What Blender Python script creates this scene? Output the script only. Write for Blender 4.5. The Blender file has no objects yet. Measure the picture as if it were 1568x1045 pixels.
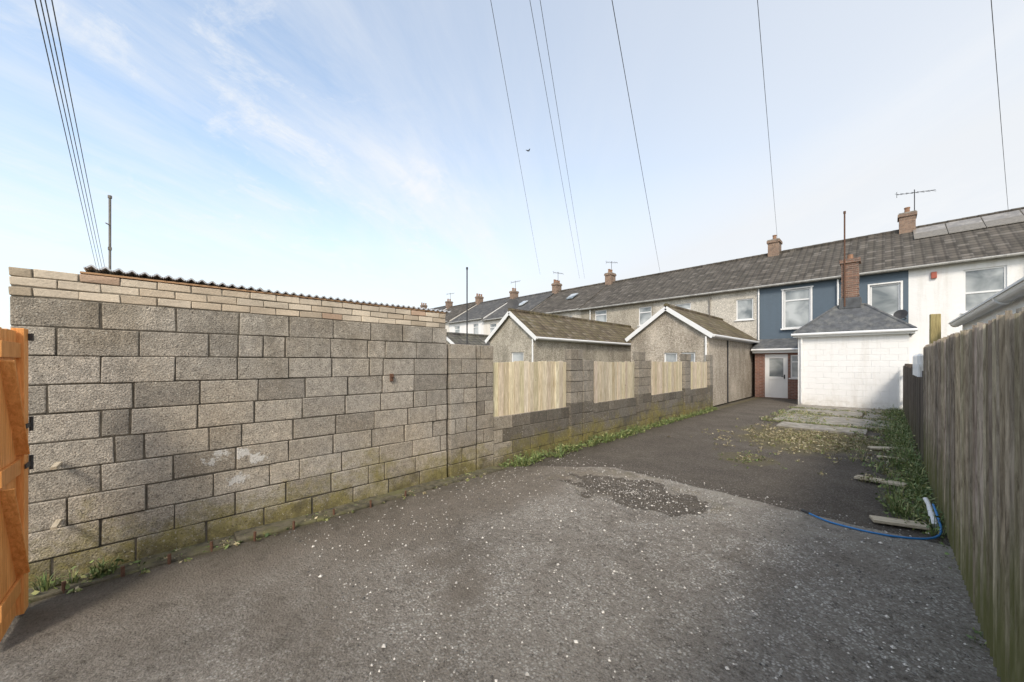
import bpy, bmesh, math, random
from mathutils import Vector, Matrix, noise
random.seed(7)
R=random.random
def U(a,b): return a+(b-a)*R()
scene=bpy.context.scene
COL=scene.collection
# ------------------------------------------------------------------ node helpers
class NT:
    def __init__(s,nt): s.nt=nt; s.nt.nodes.clear()
    def n(s,t,**k):
        nd=s.nt.nodes.new(t)
        for a,b in k.items(): setattr(nd,a,b)
        return nd
    def link(s,a,b): s.nt.links.new(a,b)
    def setin(s,sock,v):
        if v is None: return
        if isinstance(v,bpy.types.NodeSocket): s.link(v,sock)
        else:
            if isinstance(v,(tuple,list)) and len(v)==3 and sock.type=='RGBA': v=(*v,1)
            sock.default_value=v
    def math(s,op,a,b=None,c=None,clamp=False):
        nd=s.n('ShaderNodeMath',operation=op,use_clamp=clamp)
        s.setin(nd.inputs[0],a); s.setin(nd.inputs[1],b)
        if c is not None: s.setin(nd.inputs[2],c)
        return nd.outputs[0]
    def mix(s,f,a,b,mode='MIX'):
        nd=s.n('ShaderNodeMix',data_type='RGBA',blend_type=mode)
        s.setin(nd.inputs[0],f); s.setin(nd.inputs[6],a); s.setin(nd.inputs[7],b)
        return nd.outputs[2]
    def noise(s,vec,scale,detail=4,rough=.6,dist=0):
        nd=s.n('ShaderNodeTexNoise'); s.setin(nd.inputs['Vector'],vec)
        nd.inputs['Scale'].default_value=scale; nd.inputs['Detail'].default_value=detail
        nd.inputs['Roughness'].default_value=rough; nd.inputs['Distortion'].default_value=dist
        return nd.outputs['Fac']
    def vor(s,vec,scale,feature='F1',out='Distance'):
        nd=s.n('ShaderNodeTexVoronoi',feature=feature); s.setin(nd.inputs['Vector'],vec)
        nd.inputs['Scale'].default_value=scale
        return nd.outputs[out]
    def rng(s,v,a,b,c=0.,d=1.):
        nd=s.n('ShaderNodeMapRange'); s.setin(nd.inputs[0],v)
        for i,x in enumerate((a,b,c,d)): nd.inputs[i+1].default_value=x
        return nd.outputs[0]
    def pos(s): return s.n('ShaderNodeNewGeometry').outputs['Position']
    def sep(s,v):
        nd=s.n('ShaderNodeSeparateXYZ'); s.link(v,nd.inputs[0]); return nd.outputs
    def comb(s,x,y,z):
        nd=s.n('ShaderNodeCombineXYZ')
        for i,q in enumerate((x,y,z)): s.setin(nd.inputs[i],q)
        return nd.outputs[0]
    def vscale(s,v,t):
        nd=s.n('ShaderNodeVectorMath',operation='MULTIPLY'); s.link(v,nd.inputs[0]); nd.inputs[1].default_value=t
        return nd.outputs[0]
    def dist(s,v,c):
        nd=s.n('ShaderNodeVectorMath',operation='DISTANCE'); s.link(v,nd.inputs[0]); nd.inputs[1].default_value=c
        return nd.outputs['Value']
    def attr(s): return s.n('ShaderNodeVertexColor',layer_name='Col').outputs['Color']
    def out(s,col,rough=.9,height=None,strength=.5,distance=.01,metal=0,spec=None):
        b=s.n('ShaderNodeBsdfPrincipled'); o=s.n('ShaderNodeOutputMaterial')
        s.setin(b.inputs['Base Color'],col); s.setin(b.inputs['Roughness'],rough)
        b.inputs['Metallic'].default_value=metal
        if spec is not None: b.inputs['Specular IOR Level'].default_value=spec
        if height is not None:
            bp=s.n('ShaderNodeBump'); bp.inputs['Strength'].default_value=strength
            bp.inputs['Distance'].default_value=distance
            s.link(height,bp.inputs['Height']); s.link(bp.outputs[0],b.inputs['Normal'])
        s.link(b.outputs[0],o.inputs[0]); return b
def newmat(name):
    m=bpy.data.materials.new(name); m.use_nodes=True
    return m,NT(m.node_tree)
def m_plain(name,c,rough=.6,var=.15,scale=6,metal=0,bump=.2,stain=None,spec=None):
    m,t=newmat(name); p=t.pos()
    n=t.noise(p,scale,5,.65)
    d=tuple(x*(1-var*2) for x in c)
    col=t.mix(t.rng(n,.3,.7),d,c)
    if stain:
        z=t.sep(p)
        v=t.vscale(p,(2.5,2.5,.5))
        s2=t.rng(t.noise(v,1.2,5,.7),.48,.72)
        col=t.mix(s2,col,stain)
    t.out(col,rough,t.noise(p,scale*8,3),bump,.005,metal,spec)
    return m
def m_attr(name,rough=.9,grain=35,bump=.6,dist=.006,var=.35):
    m,t=newmat(name); p=t.pos()
    n=t.noise(p,grain,5,.7); n2=t.noise(p,3.5,4,.6)
    col=t.mix(1.,t.attr(),t.mix(n,(1-var,)*3,(1+var,)*3),'MULTIPLY')
    col=t.mix(1.,col,t.mix(n2,(1-var,)*3,(1+var,)*3),'MULTIPLY')
    t.out(col,rough,n,bump,dist); return m
def m_block():
    m,t=newmat('concrete_block'); p=t.pos(); x,y,z=t.sep(p)
    fine=t.noise(p,105,4,.85); med=t.noise(p,14,5,.7); big=t.noise(p,1.6,5,.65)
    col=t.mix(1.,t.attr(),t.mix(t.rng(fine,.34,.66),(.4,.4,.4),(1.5,1.5,1.5)),'MULTIPLY')
    col=t.mix(1.,col,t.mix(t.rng(med,.3,.7),(.72,.715,.71),(1.22,1.2,1.17)),'MULTIPLY')
    # dark weathering stains, stronger near the top
    top=t.rng(z,1.3,2.3,0,.14)
    dk=t.rng(t.math('ADD',t.noise(t.vscale(p,(1,1,.5)),2.6,8,.75),top),.55,.78,0,.65)
    col=t.mix(dk,col,(.145,.128,.1))
    warm=t.rng(t.noise(p,.9,4,.6),.4,.65,0,.45)
    col=t.mix(warm,col,t.mix(1.,col,(1.1,.98,.8),'MULTIPLY'))
    # moss / algae at base, blotchy
    low=t.rng(z,.02,.9,.26,-.14)
    mn=t.math('ADD',t.math('MULTIPLY',t.noise(p,5,7,.8),.7),t.math('MULTIPLY',t.noise(p,1.4,4,.6),.5))
    ms=t.rng(t.math('ADD',mn,low),.64,.84,0,.85)
    col=t.mix(ms,col,t.mix(med,(.15,.135,.04),(.36,.3,.095)))
    bk=t.rng(t.math('ADD',t.noise(p,4.2,7,.8),t.rng(z,.0,.6,.17,-.08)),.57,.74,0,.65)
    col=t.mix(bk,col,(.09,.076,.05))
    # paint splashes
    sp=None
    for c,r in (((-4.5,.55,.83),.02),((-4.5,.68,.76),.025),((-4.5,.4,.86),.012),((-4.5,.52,.57),.03),((-4.5,.32,.8),.01)):
        d=t.math('ADD',t.dist(t.vscale(p,(1,.8,1.1)),(c[0],c[1]*.8,c[2]*1.1)),t.math('MULTIPLY',t.math('SUBTRACT',t.noise(p,18,6,.8),.5),.34))
        q=t.rng(d,r+.03,r+.018); sp=q if sp is None else t.math('MAXIMUM',sp,q)
    col=t.mix(t.math('MULTIPLY',sp,.85),col,(.7,.68,.64))
    # lichen
    l=t.rng(t.noise(p,38,2,.5),.64,.68,0,.6); col=t.mix(t.math('MULTIPLY',l,t.rng(big,.42,.58)),col,(.6,.57,.49))
    pits=t.vor(p,75)
    pit=t.rng(t.noise(p,62,2,.6),.4,.33,0,.65); col=t.mix(pit,col,(.07,.06,.048))
    h=t.math('ADD',t.math('MULTIPLY',fine,1.0),t.math('ADD',t.math('MULTIPLY',med,.7),t.math('MULTIPLY',pits,.8)))
    t.out(col,.95,h,.9,.008,spec=.2); return m
def m_brickattr(): return m_attr('weathered_brick',.93,60,.8,.006,.35)
def m_brick(name,c1,c2,mortar,s=1):
    m,t=newmat(name); p=t.pos(); x,y,z=t.sep(p)
    u=t.math('ADD',x,y)
    b=t.n('ShaderNodeTexBrick'); t.link(t.comb(u,z,0.),b.inputs['Vector'])
    b.inputs['Scale'].default_value=1/s
    b.inputs['Brick Width'].default_value=.225; b.inputs['Row Height'].default_value=.075
    b.inputs['Mortar Size'].default_value=.006; b.inputs['Mortar Smooth'].default_value=.2
    t.setin(b.inputs['Color1'],c1); t.setin(b.inputs['Color2'],c2); t.setin(b.inputs['Mortar'],mortar)
    col=t.mix(1.,b.outputs['Color'],t.mix(t.noise(p,9,5,.7),(.5,.5,.5),(1.4,1.4,1.4)),'MULTIPLY')
    h=t.math('SUBTRACT',t.math('MULTIPLY',t.noise(p,60,3),.5),b.outputs['Fac'])
    t.out(col,.9,h,.7,.008); return m
def m_tile(name,c1,c2,ax='X',row=.155,colw=.3,lich=(.2,.2,.12)):
    m,t=newmat(name); p=t.pos(); s=t.sep(p); a=s[0] if ax=='X' else s[1]
    zr=t.math('DIVIDE',s[2],row); ac=t.math('DIVIDE',a,colw)
    fr=t.math('FRACT',zr)
    w=t.n('ShaderNodeTexWhiteNoise',noise_dimensions='2D')
    t.link(t.comb(t.math('FLOOR',ac),t.math('FLOOR',zr),0.),w.inputs['Vector'])
    col=t.mix(w.outputs['Value'],c1,c2)
    col=t.mix(t.rng(t.noise(p,1.3,6,.75),.42,.72,0,.6),col,lich)
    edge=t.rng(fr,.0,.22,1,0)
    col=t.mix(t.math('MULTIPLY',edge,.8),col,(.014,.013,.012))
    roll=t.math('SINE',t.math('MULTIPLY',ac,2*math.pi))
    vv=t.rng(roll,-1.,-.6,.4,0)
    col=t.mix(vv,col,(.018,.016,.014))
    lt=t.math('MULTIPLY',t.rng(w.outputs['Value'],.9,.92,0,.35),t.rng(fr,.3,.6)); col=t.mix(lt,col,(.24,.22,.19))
    col=t.mix(1.,col,t.mix(t.noise(p,22,4,.8),(.55,.55,.55),(1.4,1.4,1.4)),'MULTIPLY')
    h=t.math('ADD',t.math('MULTIPLY',roll,.5),t.math('SUBTRACT',1.,fr))
    t.out(col,.9,h,.8,.03,spec=.2); return m
def m_wood(name,c1,c2,axis='Z',green=0.,rough=.85,attr=True,knots=False):
    m,t=newmat(name); p=t.pos(); s=t.sep(p)
    sc={'Z':(1,1,.07),'X':(.07,1,1),'Y':(1,.07,1)}[axis]
    v=t.vscale(p,sc)
    g=t.noise(v,60,5,.7,.6); g2=t.noise(v,14,4,.6,1.2)
    col=t.mix(t.rng(g,.32,.68),c1,c2)
    col=t.mix(t.rng(g2,.5,.75,0,.5),col,c1)
    if attr: col=t.mix(1.,col,t.attr(),'MULTIPLY')
    if green:
        lo=t.rng(s[2],.0,1.4,.34,-.12)
        q=t.rng(t.math('ADD',t.noise(v,5,5,.7),lo),.55,.8,0,green)
        col=t.mix(q,col,(.17,.175,.06))
    if knots:
        k=t.vor(t.vscale(p,(1,1,.45)),5.5)
        col=t.mix(t.rng(k,.05,.02,0,.8),col,(.06,.04,.025))
    t.out(col,rough,g,.7,.004,spec=.2); return m
def m_pebble(name,c1,c2,stain=(.09,.08,.065)):
    m,t=newmat(name); p=t.pos(); s=t.sep(p)
    vd=t.vor(p,45); vc=t.n('ShaderNodeTexVoronoi'); t.link(p,vc.inputs['Vector']); vc.inputs['Scale'].default_value=45
    bw=t.n('ShaderNodeRGBToBW'); t.link(vc.outputs['Color'],bw.inputs[0])
    col=t.mix(t.rng(bw.outputs[0],.2,.8),c1,c2)
    col=t.mix(1.,col,t.mix(t.rng(t.noise(p,11,5,.8),.3,.7),(.72,.72,.72),(1.2,1.2,1.2)),'MULTIPLY')
    st=t.rng(t.noise(t.vscale(p,(1,1,.3)),1.4,7,.75),.45,.7,0,.8)
    col=t.mix(st,col,stain)
    st2=t.rng(t.noise(p,.7,3,.6),.5,.65,0,.3); col=t.mix(st2,col,tuple(min(1,x*1.2) for x in c2))
    t.out(col,.95,vd,.7,.012,spec=.15); return m
def m_render(name,c,dirt,lines=False):
    m,t=newmat(name); p=t.pos(); s=t.sep(p)
    v=t.vscale(p,(3,3,.35))
    col=t.mix(t.rng(t.noise(v,1.1,6,.7),.5,.8,0,.55),c,dirt)
    col=t.mix(t.math('MULTIPLY',t.rng(s[2],.5,.0),t.rng(t.noise(p,6,5,.7),.35,.6,.1,.75)),col,dirt)
    h=t.math('ADD',t.noise(p,30,5,.7),t.math('MULTIPLY',t.noise(p,4,3),3.))
    if lines:
        b=t.n('ShaderNodeTexBrick'); t.link(t.comb(t.math('ADD',s[0],s[1]),s[2],0.),b.inputs['Vector'])
        b.inputs['Scale'].default_value=1; b.inputs['Brick Width'].default_value=.45; b.inputs['Row Height'].default_value=.225
        b.inputs['Mortar Size'].default_value=.012; b.inputs['Mortar Smooth'].default_value=1
        h=t.math('SUBTRACT',h,t.math('MULTIPLY',b.outputs['Fac'],1.5))
    t.out(col,.8,h,.6,.008,spec=.25); return m
def m_glass():
    m,t=newmat('window_glass'); p=t.pos()
    n=t.noise(p,1.1,3,.5,.4)
    col=t.mix(t.rng(n,.35,.65),(.12,.14,.15),(.5,.52,.52))  # pale patches painted in to look like reflected sky
    t.out(col,.06,t.noise(p,.9,1),.15,.05,spec=.9); return m
def m_ground():
    m,t=newmat('tarmac_surface'); p=t.pos(); x,y,z=t.sep(p)
    at=t.sep(t.attr())  # R=smooth dark tarmac with painted shade  G=exposed aggregate  B=dirt/moss
    rr,gg,bb=at[0],at[1],at[2]
    vcol=t.n('ShaderNodeTexVoronoi'); t.link(p,vcol.inputs['Vector']); vcol.inputs['Scale'].default_value=60
    bw=t.n('ShaderNodeRGBToBW'); t.link(vcol.outputs['Color'],bw.inputs[0]); rnd=bw.outputs[0]
    vd=vcol.outputs['Distance']
    v2=t.n('ShaderNodeTexVoronoi'); t.link(p,v2.inputs['Vector']); v2.inputs['Scale'].default_value=36
    bw2=t.n('ShaderNodeRGBToBW'); t.link(v2.outputs['Color'],bw2.inputs[0])
    fine=t.noise(p,90,4,.9); mid=t.noise(p,26,6,.85); med=t.noise(p,9,6,.75); big=t.noise(p,1.3,6,.7); huge=t.noise(p,.55,4,.6,.6)
    base=t.mix(t.rng(fine,.36,.64),(.09,.078,.065),(.42,.375,.32))
    base=t.mix(t.rng(mid,.4,.62,0,.8),base,t.mix(fine,(.3,.268,.226),(.54,.495,.43)))
    base=t.mix(t.rng(mid,.46,.36,0,.75),base,(.07,.06,.05))
    patch=t.rng(t.math('ADD',t.noise(p,2.0,7,.8),t.math('MULTIPLY',t.math('SUBTRACT',huge,.5),.6)),.38,.58)
    base=t.mix(t.math('MULTIPLY',patch,.25),base,(.45,.41,.36))
    # smooth brownish areas without exposed stones
    smooth=t.math('MAXIMUM',t.rng(gg,.6,.05),t.rng(huge,.55,.64))
    base=t.mix(t.math('MULTIPLY',smooth,.68),base,t.mix(t.rng(fine,.32,.68),(.15,.126,.1),(.3,.258,.207)))
    stones=t.math('MULTIPLY',t.rng(rnd,.48,.66),t.rng(vd,.6,.35))
    stones2=t.math('MULTIPLY',t.rng(bw2.outputs[0],.6,.68),t.rng(v2.outputs['Distance'],.42,.25))
    sm=t.math('MULTIPLY',t.math('MAXIMUM',stones,stones2),t.math('MULTIPLY',gg,t.math('MULTIPLY',patch,t.rng(med,.36,.54))))
    sm=t.math('MULTIPLY',sm,t.rng(smooth,.2,.9,1,.12))
    base=t.mix(sm,base,t.mix(rnd,(.58,.55,.49),(.86,.83,.77)))
    # worn pale concrete apron along the edge of the slab
    ap=t.math('MULTIPLY',t.rng(y,4.2,5.0),t.math('MULTIPLY',t.rng(x,-3.9,-3.2),t.rng(t.noise(p,2.6,7,.8),.4,.56)))
    base=t.mix(t.math('MULTIPLY',ap,.7),base,t.mix(fine,(.28,.255,.215),(.54,.5,.43)))
    # dark smoother tarmac, with the far yard's shade painted into its colour
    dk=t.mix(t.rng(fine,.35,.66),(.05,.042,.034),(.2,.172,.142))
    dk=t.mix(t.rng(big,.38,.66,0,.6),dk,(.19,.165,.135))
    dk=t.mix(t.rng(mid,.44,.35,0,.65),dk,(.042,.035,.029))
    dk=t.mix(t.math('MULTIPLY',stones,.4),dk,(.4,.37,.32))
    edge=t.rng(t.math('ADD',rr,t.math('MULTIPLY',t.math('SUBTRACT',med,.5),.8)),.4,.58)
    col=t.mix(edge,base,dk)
    col=t.mix(t.rng(t.noise(p,.8,7,.75),.5,.7,0,.5),col,(.105,.088,.068))
    col=t.mix(t.rng(t.noise(p,2.7,6,.8),.56,.68,0,.45),col,(.08,.067,.052))
    col=t.mix(t.math('MULTIPLY',t.rng(x,-3.75,-4.25),t.rng(t.noise(p,3,6,.75),.35,.55,.15,.7)),col,(.085,.073,.05))
    dm=t.rng(t.math('ADD',bb,t.math('MULTIPLY',t.math('SUBTRACT',med,.5),1.)),.35,.8,0,.85)
    col=t.mix(dm,col,t.mix(fine,(.1,.088,.042),(.26,.225,.12)))
    h=t.math('ADD',t.math('MULTIPLY',t.rng(vd,0.,.7,1,0),.6),t.math('ADD',fine,t.math('ADD',t.math('MULTIPLY',mid,1.4),med)))
    t.out(col,.93,h,1.,.02,spec=.2); return m
# ------------------------------------------------------------------ mesh builder
class MB:
    def __init__(s): s.v=[];s.f=[];s.c=[]
    def poly(s,pts,col=(1,1,1)):
        i=len(s.v); s.v+= [tuple(p) for p in pts]; s.f.append(tuple(range(i,i+len(pts)))); s.c.append(col)
    def hexa(s,P,col=(1,1,1)):
        i=len(s.v); s.v+=[tuple(p) for p in P]
        for f in ((0,3,2,1),(4,5,6,7),(0,1,5,4),(1,2,6,5),(2,3,7,6),(3,0,4,7)):
            s.f.append(tuple(i+k for k in f)); s.c.append(col)
    def box(s,x0,x1,y0,y1,z0,z1,col=(1,1,1),j=0):
        P=[(x0,y0,z0),(x1,y0,z0),(x1,y1,z0),(x0,y1,z0),(x0,y0,z1),(x1,y0,z1),(x1,y1,z1),(x0,y1,z1)]
        if j: P=[(a+U(-j,j),b+U(-j,j),c+U(-j,j)) for a,b,c in P]
        s.hexa(P,col)
    def beam(s,p0,p1,w,h,up=(0,0,1),col=(1,1,1)):
        p0=Vector(p0);p1=Vector(p1);d=(p1-p0).normalized();up=Vector(up)
        a=d.cross(up).normalized()*w/2;b=a.cross(d).normalized()*h/2
        s.hexa([p0-a-b,p0+a-b,p1+a-b,p1-a-b,p0-a+b,p0+a+b,p1+a+b,p1-a+b],col)
    def cyl(s,p0,p1,r,r2=None,n=10,col=(1,1,1)):
        r2=r if r2 is None else r2
        p0=Vector(p0);p1=Vector(p1);d=(p1-p0).normalized()
        a=d.orthogonal().normalized();b=d.cross(a); i=len(s.v)
        for k in range(n):
            q=2*math.pi*k/n; o=a*math.cos(q)+b*math.sin(q)
            s.v.append(tuple(p0+o*r)); s.v.append(tuple(p1+o*r2))
        for k in range(n):
            k2=(k+1)%n; s.f.append((i+2*k,i+2*k2,i+2*k2+1,i+2*k+1)); s.c.append(col)
        s.f.append(tuple(i+2*k for k in range(n))[::-1]); s.c.append(col)
        s.f.append(tuple(i+2*k+1 for k in range(n))); s.c.append(col)
    def tube(s,pts,r,n=8,col=(1,1,1)):
        for a,b in zip(pts,pts[1:]): s.cyl(a,b,r,n=n,col=col)
    def done(s,name,mat,parent=None,bevel=0,smooth=False,recalc=True,solid=0):
        me=bpy.data.meshes.new(name); me.from_pydata(s.v,[],s.f)
        ca=me.color_attributes.new('Col','FLOAT_COLOR','CORNER')
        k=0
        for p,c in zip(me.polygons,s.c):
            for _ in range(p.loop_total):
                ca.data[k].color=(c[0],c[1],c[2],1); k+=1
        me.materials.append(mat)
        if recalc:
            bm=bmesh.new(); bm.from_mesh(me); bmesh.ops.recalc_face_normals(bm,faces=bm.faces); bm.to_mesh(me); bm.free()
        if smooth: me.polygons.foreach_set('use_smooth',[True]*len(me.polygons))
        ob=bpy.data.objects.new(name,me); COL.objects.link(ob)
        if parent: ob.parent=parent
        if solid:
            md=ob.modifiers.new('s','SOLIDIFY'); md.thickness=solid
        if bevel:
            md=ob.modifiers.new('b','BEVEL'); md.width=bevel; md.segments=2; md.limit_method='ANGLE'
        return ob
def group(name):
    e=bpy.data.objects.new(name,None); e.empty_display_size=.3; COL.objects.link(e); return e
def wallgrid(mb,x0,x1,z0,z1,y,ops,rev=.1,col=(1,1,1)):
    xs=sorted({x0,x1,*[o[0] for o in ops],*[o[1] for o in ops]}); zs=sorted({z0,z1,*[o[2] for o in ops],*[o[3] for o in ops]})
    for a,b in zip(xs,xs[1:]):
        for c,d in zip(zs,zs[1:]):
            mx=(a+b)/2;mz=(c+d)/2
            if any(o[0]<mx<o[1] and o[2]<mz<o[3] for o in ops): continue
            mb.poly([(a,y,c),(b,y,c),(b,y,d),(a,y,d)],col)
    for a,b,c,d in ops:
        mb.poly([(a,y,c),(a,y,d),(a,y+rev,d),(a,y+rev,c)],col); mb.poly([(b,y,c),(b,y+rev,c),(b,y+rev,d),(b,y,d)],col)
        mb.poly([(a,y,d),(b,y,d),(b,y+rev,d),(a,y+rev,d)],col); mb.poly([(a,y,c),(a,y+rev,c),(b,y+rev,c),(b,y,c)],col)
# ------------------------------------------------------------------ materials
BLOCK=m_block(); MORT=m_plain('mortar',(.13,.112,.085),.95,.3,30,bump=.6)
BRK=m_brickattr(); BRICKRED=m_brick('red_brick',(.27,.13,.09),(.2,.1,.075),(.36,.32,.28))
BRICKCH=m_brick('chimney_brick',(.33,.22,.155),(.21,.14,.105),(.3,.27,.22))
BRICKEXT=m_brick('weathered_chimney_brick',(.29,.165,.115),(.18,.115,.09),(.32,.29,.24))
UPVC=m_plain('white_upvc',(.8,.8,.79),.35,.03,3,bump=.05)
GUT=m_plain('gutter_plastic',(.86,.86,.84),.45,.05,5,bump=.05)
GLASS=m_glass(); DARK=m_plain('dark_metal',(.05,.05,.052),.6,.2,10)
WIREM=m_plain('wire_sheath',(.13,.13,.135),.7,.1,10)
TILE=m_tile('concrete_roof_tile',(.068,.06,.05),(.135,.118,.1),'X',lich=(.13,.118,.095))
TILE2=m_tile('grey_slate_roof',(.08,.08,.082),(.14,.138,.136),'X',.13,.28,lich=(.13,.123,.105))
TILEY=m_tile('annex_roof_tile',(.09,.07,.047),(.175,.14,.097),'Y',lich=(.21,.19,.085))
TILEY2=m_tile('annex_grey_tile',(.075,.07,.065),(.14,.13,.118),'Y')
BLUE=m_render('blue_render',(.115,.15,.185),(.1,.122,.142))
WHITE=m_render('white_render',(.84,.83,.81),(.58,.54,.47))
WHITEB=m_render('painted_blockwork',(.84,.83,.81),(.55,.51,.44),True)
CREAM=m_render('cream_render',(.76,.72,.65),(.5,.45,.36))
PEB=m_pebble('pebbledash',(.25,.22,.17),(.6,.55,.46),(.18,.16,.125))
PEB2=m_pebble('pebbledash_pale',(.4,.37,.31),(.78,.73,.65),(.33,.3,.245))
PEB3=m_pebble('pebbledash_brown',(.25,.213,.165),(.6,.535,.45),(.18,.155,.12))
FELT=m_plain('roof_felt',(.115,.12,.127),.85,.25,5,bump=.5,stain=(.18,.18,.165))
POTM=m_plain('terracotta',(.36,.2,.12),.8,.2,12)
FENCE=m_wood('weathered_fence',(.19,.16,.125),(.64,.57,.475),'Z',.8,attr=True,knots=True)
PANEL=m_wood('pale_timber',(.42,.35,.23),(.86,.79,.64),'Z',.1,attr=True,knots=True)
DARKW=m_wood('dark_timber',(.05,.04,.033),(.14,.115,.095),'Z',.2)
ORANGE=m_wood('orange_stained_timber',(.62,.24,.06),(.95,.46,.16),'Z',0,.5,True,True)
PLANK=m_wood('old_plank',(.36,.3,.21),(.66,.58,.45),'X',.0,attr=False)
GALV=m_plain('galvanised_sheet',(.62,.64,.67),.55,.2,7,metal=.0,stain=(.45,.41,.36))
CONC=m_plain('concrete_slab',(.42,.385,.33),.9,.35,5,bump=.7,stain=(.22,.2,.14))
FOOT=m_plain('mossy_footing',(.17,.15,.1),.95,.4,14,bump=.9,stain=(.15,.145,.055))
RUST=m_plain('rusty_steel',(.17,.085,.05),.85,.3,30)
HOSE=m_plain('blue_hose',(.03,.2,.5),.4,.1,10)
POLE=m_plain('grey_pole',(.24,.22,.19),.6,.2,10)
LEAF=m_attr('leaf',.6,25,.2,.003,.2)
# ------------------------------------------------------------------ ground
gb=MB(); g=1500
gb.poly([(-g,-g,-.07),(g,-g,-.07),(g,g,-.07),(-g,g,-.07)])
gb.done('ground',m_plain('rough_grass_ground',(.16,.15,.085),.95,.3,.6,bump=.6,stain=(.1,.11,.05)),recalc=False)
def ss(a,b,x):
    if a==b: return float(x>a)
    t=max(0,min(1,(x-a)/(b-a))); return t*t*(3-2*t)
def gh(x,y):
    n=noise.noise(Vector((x*.9,y*.9,0)))*.012
    e=math.hypot((x+2.35)/1.0,(y-4.55)/.6)+noise.noise(Vector((x*2.2,y*2.2,4)))*.6+noise.noise(Vector((x*6,y*6,9)))*.25
    pit=-.04*ss(1.0,.92,e)
    lumps=noise.fractal(Vector((x*7,y*7,1)),.8,2,4)
    amp=.006+.024*ss(1.35,.8,e)
    if y>5.3: amp=.004
    by=5.32-max(0,-x-3.1)*.95
    lip=.025*ss(by+.03,by-.03,y+noise.noise(Vector((x*3,y*3,2)))*.05)
    return n+pit+lumps*amp+lip, e
x0,x1,y0,y1=-4.62,.47,-3.2,21.5; st=.04
nx=int((x1-x0)/st)+1; ny=int((y1-y0)/st)+1
vs=[];cs=[]
for j in range(ny):
    y=y0+j*st
    for i in range(nx):
        x=x0+i*st; z,e=gh(x,y); vs.append((x,y,z))
        nb=noise.noise(Vector((x*1.3,y*1.3,7)))*.35
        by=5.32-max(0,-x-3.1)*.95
        rr=ss(by-.09,by+.05,y+nb*.12)  # masks the far ground, where shade is painted in as a darker colour
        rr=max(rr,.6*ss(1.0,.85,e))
        gg=ss(-3.9,-2.4,x+nb*2-(y-1)*.12)*(.6+.4*ss(.5,3,y))
        bb=.6*ss(.34,.0,abs(x+4.38))+.7*ss(-.15,.42,x+nb*.4)*(.35+.65*ss(5,8,y))
        bb=max(bb,.85*ss(1.6,.6,math.hypot((x+1.2)/1.3,(y-10.6)/1.6)+nb))
        bb=max(bb,.6*ss(1.2,.8,math.hypot((x+1.75)/.5,(y-7.6)/.6)+nb))
        bb=max(bb,.5*ss(1.15,1.0,e)*ss(.85,1.0,e))
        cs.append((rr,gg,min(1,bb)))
fs=[(j*nx+i,j*nx+i+1,(j+1)*nx+i+1,(j+1)*nx+i) for j in range(ny-1) for i in range(nx-1)]
me=bpy.data.meshes.new('tarmac_driveway'); me.from_pydata(vs,[],fs)
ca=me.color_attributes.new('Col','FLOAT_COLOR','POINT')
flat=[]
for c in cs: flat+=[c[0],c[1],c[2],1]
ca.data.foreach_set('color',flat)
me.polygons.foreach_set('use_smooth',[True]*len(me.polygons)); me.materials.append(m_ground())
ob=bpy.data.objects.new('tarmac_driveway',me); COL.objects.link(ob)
# loose gravel
b=MB()
for k in range(4200):
    if R()<.78: x=U(-4.2,.35);y=U(.8,5.6)
    else:
        a=U(0,6.28);q=U(0,1.1); x=-2.35+math.cos(a)*q*1.1;y=4.55+math.sin(a)*q*.7
    s=U(.004,.012)*(1.7 if R()<.08 else 1); z=gh(x,y)[0]+s*.3; c=U(.3,.75) if R()<.7 else U(.08,.2)
    P=[(x+s*U(.6,1.1),y,z),(x,y+s*U(.6,1.1),z),(x-s*U(.6,1.1),y,z),(x,y-s*U(.6,1.1),z),(x,y,z+s*.7),(x,y,z-s*.6)]
    i=len(b.v); b.v+=P
    for f in ((0,1,4),(1,2,4),(2,3,4),(3,0,4),(1,0,5),(2,1,5),(3,2,5),(0,3,5)):
        b.f.append(tuple(i+q for q in f)); b.c.append((c,c*.94,c*.85))
b.done('loose_gravel',m_attr('stone',.9,60,.4,.002,.2))
# slabs near the extension
b=MB()
for (a,bb_,c,d) in ((-2.35,.35,13.0,15.1),(-2.4,-.5,15.25,17.0),(-.47,.38,15.25,17.0),(-2.45,.4,17.05,18.78),(-2.05,-.3,11.9,12.8)):
    b.box(a,bb_,c,d,-.03,.045+U(-.01,.012),j=.012)
b.done('concrete_paving',CONC,bevel=.012)
# ------------------------------------------------------------------ block walls
def blockcol():
    v=U(.36,.5)
    if R()<.12: v*=.8
    w=U(.9,1.0); return (v*1.04,v*.955,v*(.76+.07*w))
def blockwall(mb,mort,xf,th,y0,y1,z0,courses,first=0,bl=.45,bh=.225,mj=.009):
    """courses of blocks on the plane x=xf facing +X"""
    for k in range(courses):
        y=y0; z=z0+k*bh; off=(0 if (k+first)%2 else bl/2)+U(-.05,.05)
        ln=off if off>.1 else bl
        while y<y1-.02:
            if R()<.12: ln*=U(.35,.6)
            e=min(y+ln,y1)
            if y1-e<.09: e=y1
            m1=mj/2+U(-.002,.003)
            mb.box(xf-th,xf+U(-.007,.007),y+m1+.001,e-m1,z+mj/2,z+bh-mj/2,blockcol(),j=.004)
            y=e; ln=bl+U(-.015,.015)
    mort.box(xf-th+.02,xf-.010,y0+.01,y1-.01,z0,z0+courses*bh-.01)
garage=group('concrete_block_garage')
b=MB();mt=MB()
blockwall(b,mt,-4.5,.1,-.84,3.0,0.0,10)
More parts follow.
